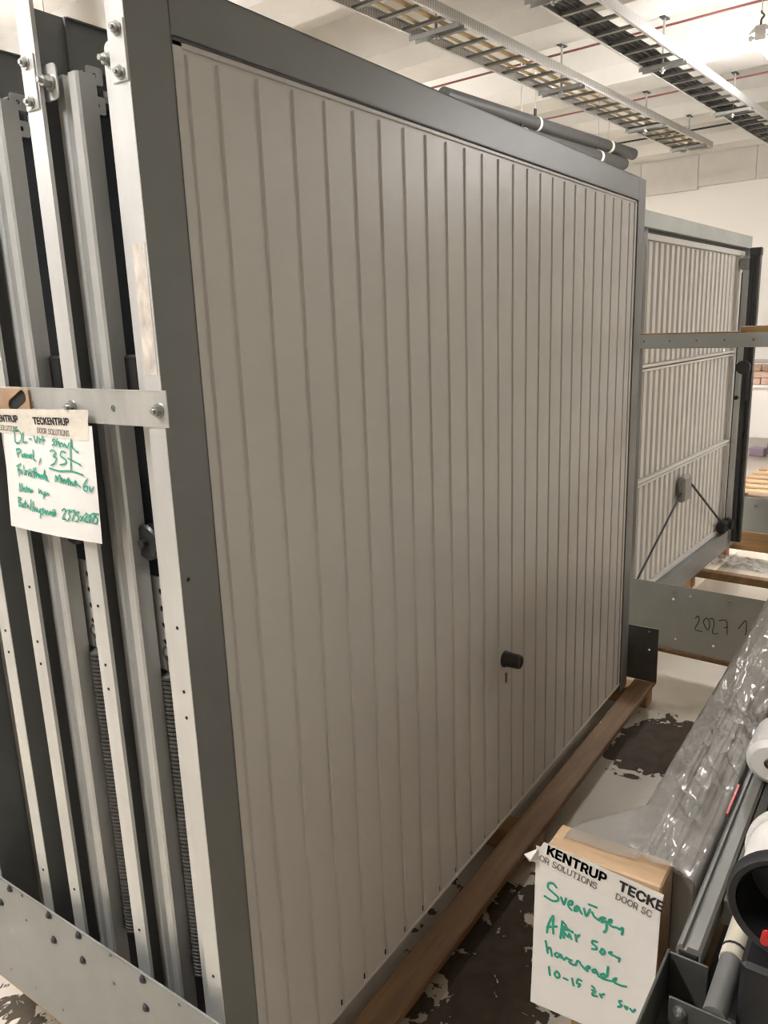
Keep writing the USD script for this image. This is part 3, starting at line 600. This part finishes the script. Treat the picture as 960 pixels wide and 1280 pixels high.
# loose steel and plastic goods beside the package
def rail_yz(y, z, w, d):     # ribbed cap profile, (y, z), top at z
    return Polygon([(y, z - .006), (y + .004, z), (y + w * .55, z), (y + w * .60, z - .007), (y + w * .72, z - .007), (y + w * .77, z), (y + w - .004, z), (y + w, z - .006), (y + w, z - d), (y + w - .003, z - d), (y + w - .003, z - .01), (y + .003, z - .01), (y + .003, z - d), (y, z - d)])
r1 = thing('steel_rail', 'long galvanised rail beside the wrapped package, on the right', 'steel rail', (0, 0, 0), 0, 'long rails beside the package')
part(r1, 'profile', ext(rail_yz(-.821, .872, .033, .04), 'x', .085, 2.45), 'rail_steel')
part(r1, 'end_plug', bx(.0835, .094, -.817, -.792, .834, .861, .001), 'hole')
r2 = thing('steel_rail', 'narrow dark rail lying right of the long galvanised rail', 'steel rail', (0, 0, 0), 0, 'long rails beside the package')
part(r2, 'profile', ext(Polygon([(-.837, .862), (-.823, .862), (-.823, .82), (-.837, .82)]), 'x', .22, 2.2), 'dull_steel')
pp = thing('plastic_pipe', 'grey pipe with a white coupling beside the black-rimmed spool', 'pipe', (0, 0, 0))
part(pp, 'grey_tube', tube([(-.006, -.858, .862), (.105, -.858, .862)], .0150, 16), 'grey_pipe')
wt = part(pp, 'white_coupling', tube([(.10, -.858, .862), (.20, -.858, .862), (.60, -.858, .862)], .0168, 16), 'cream_plastic', 'white plastic coupling')
part(wt, 'seal_ring', tube([(.118, -.858, .862), (.122, -.858, .862)], .0178, 16), 'black_rubber')
ch = thing('steel_channel', 'open steel channel with upright cross plates at the lower right corner', 'steel channel', (0, 0, 0))
part(ch, 'side_wall', bx(-.24, .068, -.784, -.780, .800, .872, .001), 'dull_steel')
part(ch, 'base', bx(-.24, .068, -.905, -.780, .797, .800), 'dull_steel')
part(ch, 'side_wall', bx(-.24, .068, -.905, -.902, .800, .825, .001), 'dull_steel')
c1 = part(ch, 'cross_plate', bx(.062, .065, -.836, -.784, .80, .872, .001), 'dull_steel')
c2 = part(ch, 'cross_plate', bx(-.012, -.009, -.880, -.803, .80, .870, .001), 'dull_steel')
part(c2, 'bolt', bolt('x', (-.012, -.818, .853), .006, .008, -1), 'zinc_bolt')
bs = thing('shade_sheet', 'black sheet added on the crate as the dark gap under the pipe and rails', 'plastic sheet', (0, 0, 0))  # added black surface standing in for shade between pipe and rails
part(bs, 'sheet', bx(-.02, 2.52, -1.14, -.79, .6192, .6212, .0005), 'black_plastic')
bxk = thing('added_black_crate', 'added black crate filling the dark under the spool at the right picture edge', 'crate', (0, 0, 0))  # made-up support, black for the dark beneath the spool
part(bxk, 'tub', cat([bx(.03, .75, -1.12, -.885, .622, .800, .004), bx(.02, .76, -1.13, -.880, .79, .815, .004)]), 'black_plastic')
part(bxk, 'lid', bx(.02, .76, -1.13, -.880, .817, .938, .006), 'black_plastic')
sp = thing('cable_spool', 'white ribbed spool with a thick black rim and hollow dark end', 'spool', (.048, -.926, 1.013))
R = .074
part(sp, 'black_rim', lathe([(R - .012, .0), (R - .004, -.003), (R, .004), (R, .016), (R - .004, .02), (R - .013, .02), (R - .013, .0)], 'x', (0, 0, 0), 40), 'black_rubber', 'thick black rim')
part(sp, 'hollow', lathe([(R - .014, .0), (R - .018, .07), (.012, .075), (.012, .07), (.0, .07)], 'x', (0, 0, 0), 32), 'black_plastic')
part(sp, 'ribbed_drum', lathe([(R - .013, .021)] + [(R - .010 + (.0022 if k % 2 else 0), .022 + k * .0045) for k in range(20)] + [(R - .012, .112)], 'x', (0, 0, 0), 40), 'white_plastic', 'white ribbed drum')
part(sp, 'back_flange', lathe([(.0, .112), (R - .008, .112), (R - .002, .115), (R - .002, .123), (R - .006, .126), (0, .126)], 'x', (0, 0, 0), 40), 'white_plastic')
part(sp, 'red_cap', cat([cyl('x', (0, .022, -.046), .006, -.012, .004, 10)]), 'red_plastic', 'small red cap')
part(sp, 'pin', cat([cyl('x', (0, .012, -.040), .003, -.006, .07, 8)]), 'zinc_bolt')
wr = thing('plastic_roll', 'small white plastic roll on the rail at the right picture edge', 'roll', (.56, -.832, .921))
part(wr, 'roll', lathe([(.012, 0), (.034, 0), (.045, .010), (.046, .02), (.046, .11), (.044, .118), (.034, .12), (.012, .12)], 'x', (0, 0, 0), 30), 'white_plastic')
part(wr, 'core', lathe([(0, .01), (.012, .01), (.012, .11), (0, .11)], 'x', (0, 0, 0), 16), 'cream_plastic')
bt = thing('timber_batten', 'brown timber batten at the lower right picture corner', 'batten', (0, 0, 0))
part(bt, 'batten', wood(-.25, .015, -.952, -.925, .62, .800, .003), 'pine'); part(bt, 'steel_lip', bx(-.25, .015, -.924, -.921, .77, .803), 'galvanised_plate')

# ------------------------------------------------------------------ the far stack: one door left on a second pallet
Y2 = -3.5
fd = thing('garage_door', 'white garage door seen from its ribbed inside, on the far pallet', 'garage door', (0, 0, 0), Y2)
b = .38; A2, A3 = 2.925, 4.87
part(fd, 'header', cat([bx(A2, A3, b - .03, b - .027, 2.155, 2.228, .001), bx(A2, A3, b - .03, b + .04, 2.226, 2.229), bx(A2, A3, b - .027, b + .04, 2.155, 2.158)]), 'galvanised_plate', 'pale galvanised top member')
part(fd, 'header_gap', bx(A2 + .05, A3 - .05, b + .0, b + .02, 2.13, 2.156), 'dark_steel')
for a0, a1 in ((A2, A2 + .06), (A3 - .075, A3)):
    part(fd, 'frame_leg', cat([bx(a0, a1, b + .03, b + .033, .15, 2.228), bx(a0, a0 + .002, b, b + .033, .15, 2.228), bx(a1 - .002, a1, b - .03, b + .033, .15, 2.228)]), 'galvanised')
lf = part(fd, 'leaf', cat([bx(A2 + .06, A3 - .08, b + .012, b + .018, .285, 2.135), bx(A2 + .06, A3 - .08, b - .012, b + .012, .285, .31), bx(A2 + .06, A3 - .08, b - .012, b + .012, 2.105, 2.135, .003), bx(A3 - .19, A3 - .08, b, b + .012, .285, 2.135)]), 'white_inner')
segs = ((.315, .885), (.925, 1.475), (1.515, 2.10))
for z0, z1 in segs:
    for k in range(20):
        a = A2 + .11 + k * .081
        part(lf, 'leaf_rib', ext(Polygon([(a - .034, b + .012), (a - .024, b - .001), (a + .016, b - .001), (a + .032, b + .012)]), 'z', z0, z1), 'white_inner', smooth=False)
for z in (.905, 1.495):
    part(lf, 'stiffener', cat([bx(A2 + .07, A3 - .13, b - .016, b + .012, z - .019, z - .006, .003), bx(A2 + .07, A3 - .13, b - .022, b + .012, z + .001, z + .015, .003)]), 'white_inner', 'horizontal stiffening bar')
part(fd, 'bottom_sill', bx(A2, A3, b - .045, b + .03, .148, .282, .003), 'grey_coat', 'dark grey bottom sill')
lk = part(fd, 'lock_box', bx(3.665, 3.80, b - .055, b - .012, .685, .835, .012), 'profile_grey')
part(lk, 'lock_rod', tube([(3.68, b - .035, .745), (3.02, b - .035, .40), (2.95, b - .035, .36)], .006, 8), 'dark_steel')
part(lk, 'lock_rod', tube([(3.79, b - .035, .80), (4.58, b - .035, .36)], .007, 8), 'dark_steel')
part(fd, 'corner_fitting', cat([bx(4.54, 4.70, b - .07, b - .012, .300, .375, .008), cyl('y', (4.64, 0, .345), .035, b - .09, b - .04, 14)]), 'black_plastic')
rr = Polygon([(x + A3 - .135, y + b - .118) for x, y in [(0, 0), (.045, 0), (.045, .06), (.042, .06), (.042, .003), (.003, .003), (.003, .018), (.010, .021), (.010, .034), (.003, .037), (.003, .06), (0, .06), (0, .039), (.007, .032), (.007, .023), (0, .016)]])
part(fd, 'track_rail', ext(rr, 'z', .20, 2.15), 'dark_steel', 'dark vertical track rail')
part(fd, 'track_end', bx(A3 - .14, A3 - .085, b - .122, b - .055, 2.10, 2.152, .004), 'black_plastic')
la = part(fd, 'lever_arm', cat([bx(A3 - .165, A3 - .160, b - .060, b - .022, .32, 1.43, .002), bx(A3 - .165, A3 - .13, b - .024, b - .020, .32, 1.43, .001)]), 'galvanised', 'pale lever arm')
part(la, 'roller', cat([cyl('x', (0, b - .075, 1.40), .045, A3 - .20, A3 - .172, 18, .003), bx(A3 - .195, A3 - .175, b - .115, b - .085, 1.18, 1.40, .008)]), 'black_plastic')
part(la, 'pivot', cyl('x', (0, b - .04, 1.20), .014, A3 - .185, A3 - .16, 12), 'black_plastic')
part(la, 'link', bx(A3 - .158, A3 - .15, b - .085, b - .062, .30, 1.15, .002), 'dark_steel')
part(fd, 'bracket', bx(A3 - .19, A3 - .10, b - .06, b - .012, 2.02, 2.09, .003), 'grey_coat')
part(fd, 'cable', tube([(A3 - .19, b - .03, 2.0), (A3 - .2, b - .03, .38)], .004, 6), 'dark_steel')

fp = thing('pallet', 'wooden pallet frame under the far garage door, open in the middle', 'pallet', (0, 0, 0), Y2)
part(fp, 'end_plank', wood(2.835, 2.90, -.70, .52, .107, .128, .003), 'pine_dark'); part(fp, 'end_plank', wood(5.04, 5.085, -.70, .52, .06, .205, .004), 'pine_cross', 'orange-brown upright board at the far end')
part(fp, 'cross_timber', wood(4.17, 4.23, -.70, .50, .085, .135, .004), 'pine_dark')
for bb in (.44, -.62): part(fp, 'runner', wood(2.90, 5.04, bb - .04, bb + .04, .085, .146, .004), 'pine')
for aa in (2.87, 4.2, 5.0):
    for bb in (.44, -.62): part(fp, 'block', wood(aa - .04, aa + .04, bb - .04, bb + .04, 0, .085 if aa > 3 else .107, .003), 'pine')
t2 = thing('end_plate', 'galvanised plate marked with black handwritten digits at the near end of the far pallet', 'steel plate', (0, 0, 0), Y2)
poly = sbox(-.70, .13, .52, .462)
for (x, z) in ((.02, .42), (.22, .19), (.08, .185), (-.10, .19), (-.22, .19), (-.16, .43), (.1, .39), (-.33, .43), (-.36, .19)): poly = poly.difference(Point(x, z).buffer(.006, 4))
def along_b(poly, a0, a1): return ext(poly, 'x', a0, a1)
part(t2, 'sheet', along_b(poly, 2.850, 2.853), 'galvanised_plate')
m = ink(INK_PLATE, .0045, lambda V: np.c_[2.8495 - V[:, 2], .3 - V[:, 0], V[:, 1]], .0004); part(t2, 'marking', m, 'marker_black', 'black handwritten digits', smooth=False)
for bb in (.1, -.16): part(t2, 'screw', bolt('x', (2.85, bb, .425), .006, .006, -1), 'zinc_bolt')
t3 = thing('end_plate', 'dark steel plate across the far end of the far pallet', 'steel plate', (0, 0, 0), Y2)
part(t3, 'sheet', bx(5.034, 5.037, -.70, .36, .206, .462, .001), 'galvanised_plate')
for bb, zz in ((.24, .40), (.10, .40), (-.1, .40)): part(t3, 'screw', bolt('x', (5.034, bb, zz), .008, .006, -1), 'zinc_bolt')
s2 = thing('steel_strap', 'galvanised steel strap with a timber edge crossing in front of the far garage door', 'steel strap', (0, 0, 0), Y2)
poly = sbox(-.78, 1.600, .52, 1.662)
for x in (.30, .18, .06, -.06, -.18): poly = poly.difference(Point(x, 1.632).buffer(.006, 4))
part(s2, 'web', along_b(poly, 2.850, 2.853), 'galvanised_plate')
part(s2, 'timber_edge', wood(2.856, 2.90, -.12, .52, 1.598, 1.668, .002), 'pine_cross', 'brown timber behind the steel'); part(s2, 'timber_edge', wood(2.856, 2.91, -.78, -.122, 1.60, 1.690, .003), 'pine_cross')
for bb in (-.70,):
    po = thing('timber_post', 'timber post holding the right end of the far strap', 'post', (0, 0, 0), Y2)
    part(po, 'post', wood(2.86, 2.93, bb - .035, bb + .035, .147, 1.598, .004), 'pine')
# things lying inside and behind the far pallet
for i, (bb, w, lab) in enumerate(((.53, .035, 'wider pale strip lying on the floor inside the far pallet'), (.44, .022, 'narrow pale strip lying on the floor inside the far pallet'))):
    lone('plastic_strip', hall(bx(3.9, 5.45 - .25 * i, bb - w, bb + w * .2, .0005, .006, .001)), 'cream_plastic', lab, 'strip', 'pale strips on the floor')
def crumple():
    n, mth = 60, 26; V = []; F = []
    for i in range(n):
        for j in range(mth):
            a = 4.75 + .22 * j / (mth - 1) + .02 * math.sin(i * .5); bb = .50 - .95 * i / (n - 1); V.append((a, bb, 0))
    V = np.array(V); h = meshkit.fbm(np.c_[V[:, 0] * 22, V[:, 1] * 16, V[:, 0] * 0], 3, 5); V[:, 2] = .002 + .07 * np.abs(h - .5) * 2
    for i in range(n - 1):
        for j in range(mth - 1):
            a = i * mth + j; F += [[a, a + mth, a + 1], [a + 1, a + mth, a + mth + 1]]
    return trimesh.Trimesh(V, F, process=False)
lone('crumpled_film', hall(crumple()), 'film', 'crumpled clear plastic film on the floor inside the far pallet', 'plastic film', smooth=True)

g2 = thing('slatted_pallet', 'pale slatted wooden pallet on the floor beyond the far stack', 'pallet', H(0, 0, 0), DEG)
for k in range(6): part(g2, 'slat', wood(6.85 + k * .24, 6.97 + k * .24, -.35, .98, .100, .122, .003), 'plywood')
for bb in (-.3, .3, .93): part(g2, 'runner', wood(6.83, 8.2, bb - .05, bb + .05, .0, .100, .003), 'pine')
bk = thing('panel_trestle', 'white panel trestle standing by the far wall', 'panel', H(0, 0, 0), DEG)
part(bk, 'panel', bx(8.90, 8.94, -.2, 2.1, .33, .91, .004), 'white_plastic'); part(bk, 'shelf', bx(8.86, 9.5, -.2, 2.1, .91, .935, .003), 'lamp_body')
for bb in (-.1, 2.0): part(bk, 'leg', bx(8.98, 9.04, bb - .03, bb + .03, 0, .91, .003), 'dark_steel')
n = 0
for r in range(3):
    for k in range(2, 6):
        b0 = .62 + k * .21 + (.1 if r % 2 else 0); bt_ = thing('clay_brick', 'pinkish clay brick on the far panel shelf, %s row, %s' % (('bottom', 'middle', 'top')[r], ('right end', 'second from the right', 'third from the right', 'left end')[k - 2]), 'brick', H(8.97, b0, .937 + r * .078), DEG, 'clay bricks on the far shelf')
        part(bt_, 'brick', bx(0, .12, 0, .2, 0, .074, .004), 'brick_clay')
lone('steel_bar', hall(bx(8.80, 8.86, -.2, 2.1, 1.19, 1.235, .003)), 'profile_grey', 'grey steel bar lying across in front of the bricks by the far wall', 'bar')
for bb in (-.15, 2.05):
    lone('bar_stand', hall(bx(8.80, 8.85, bb - .02, bb + .02, 0, 1.19, .003)), 'dark_steel', 'thin dark stand under the grey bar, ' + ('right' if bb < 0 else 'left') + ' end', 'stand', None)
lone('plastic_box', hall(bx(9.55, 9.72, 1.28, 1.46, 0.0, .10, .01)), 'lilac_plastic', 'small lilac plastic box on the floor below the white panel', 'box')
tp_ = thing('tape_reel', 'grey roll with a black rim on the floor by the far wall', 'roll', H(9.6, 1.02, .12), DEG)
part(tp_, 'reel', cyl('y', (0, 0, 0), .10, .02, .22, 20, .01), 'profile_grey'); part(tp_, 'rim', cyl('y', (0, 0, 0), .12, -.04, .02, 22, .01), 'black_rubber')
wd = thing('steel_bracket', 'dark angle bracket lying at the end of the slatted pallet', 'bracket', H(8.1, .75, .123), DEG)
part(wd, 'plate', bx(0, .3, 0, .02, 0, .10, .003), 'lamp_body'); part(wd, 'foot', bx(-.12, .02, -.02, .1, 0, .13, .01), 'dark_steel')
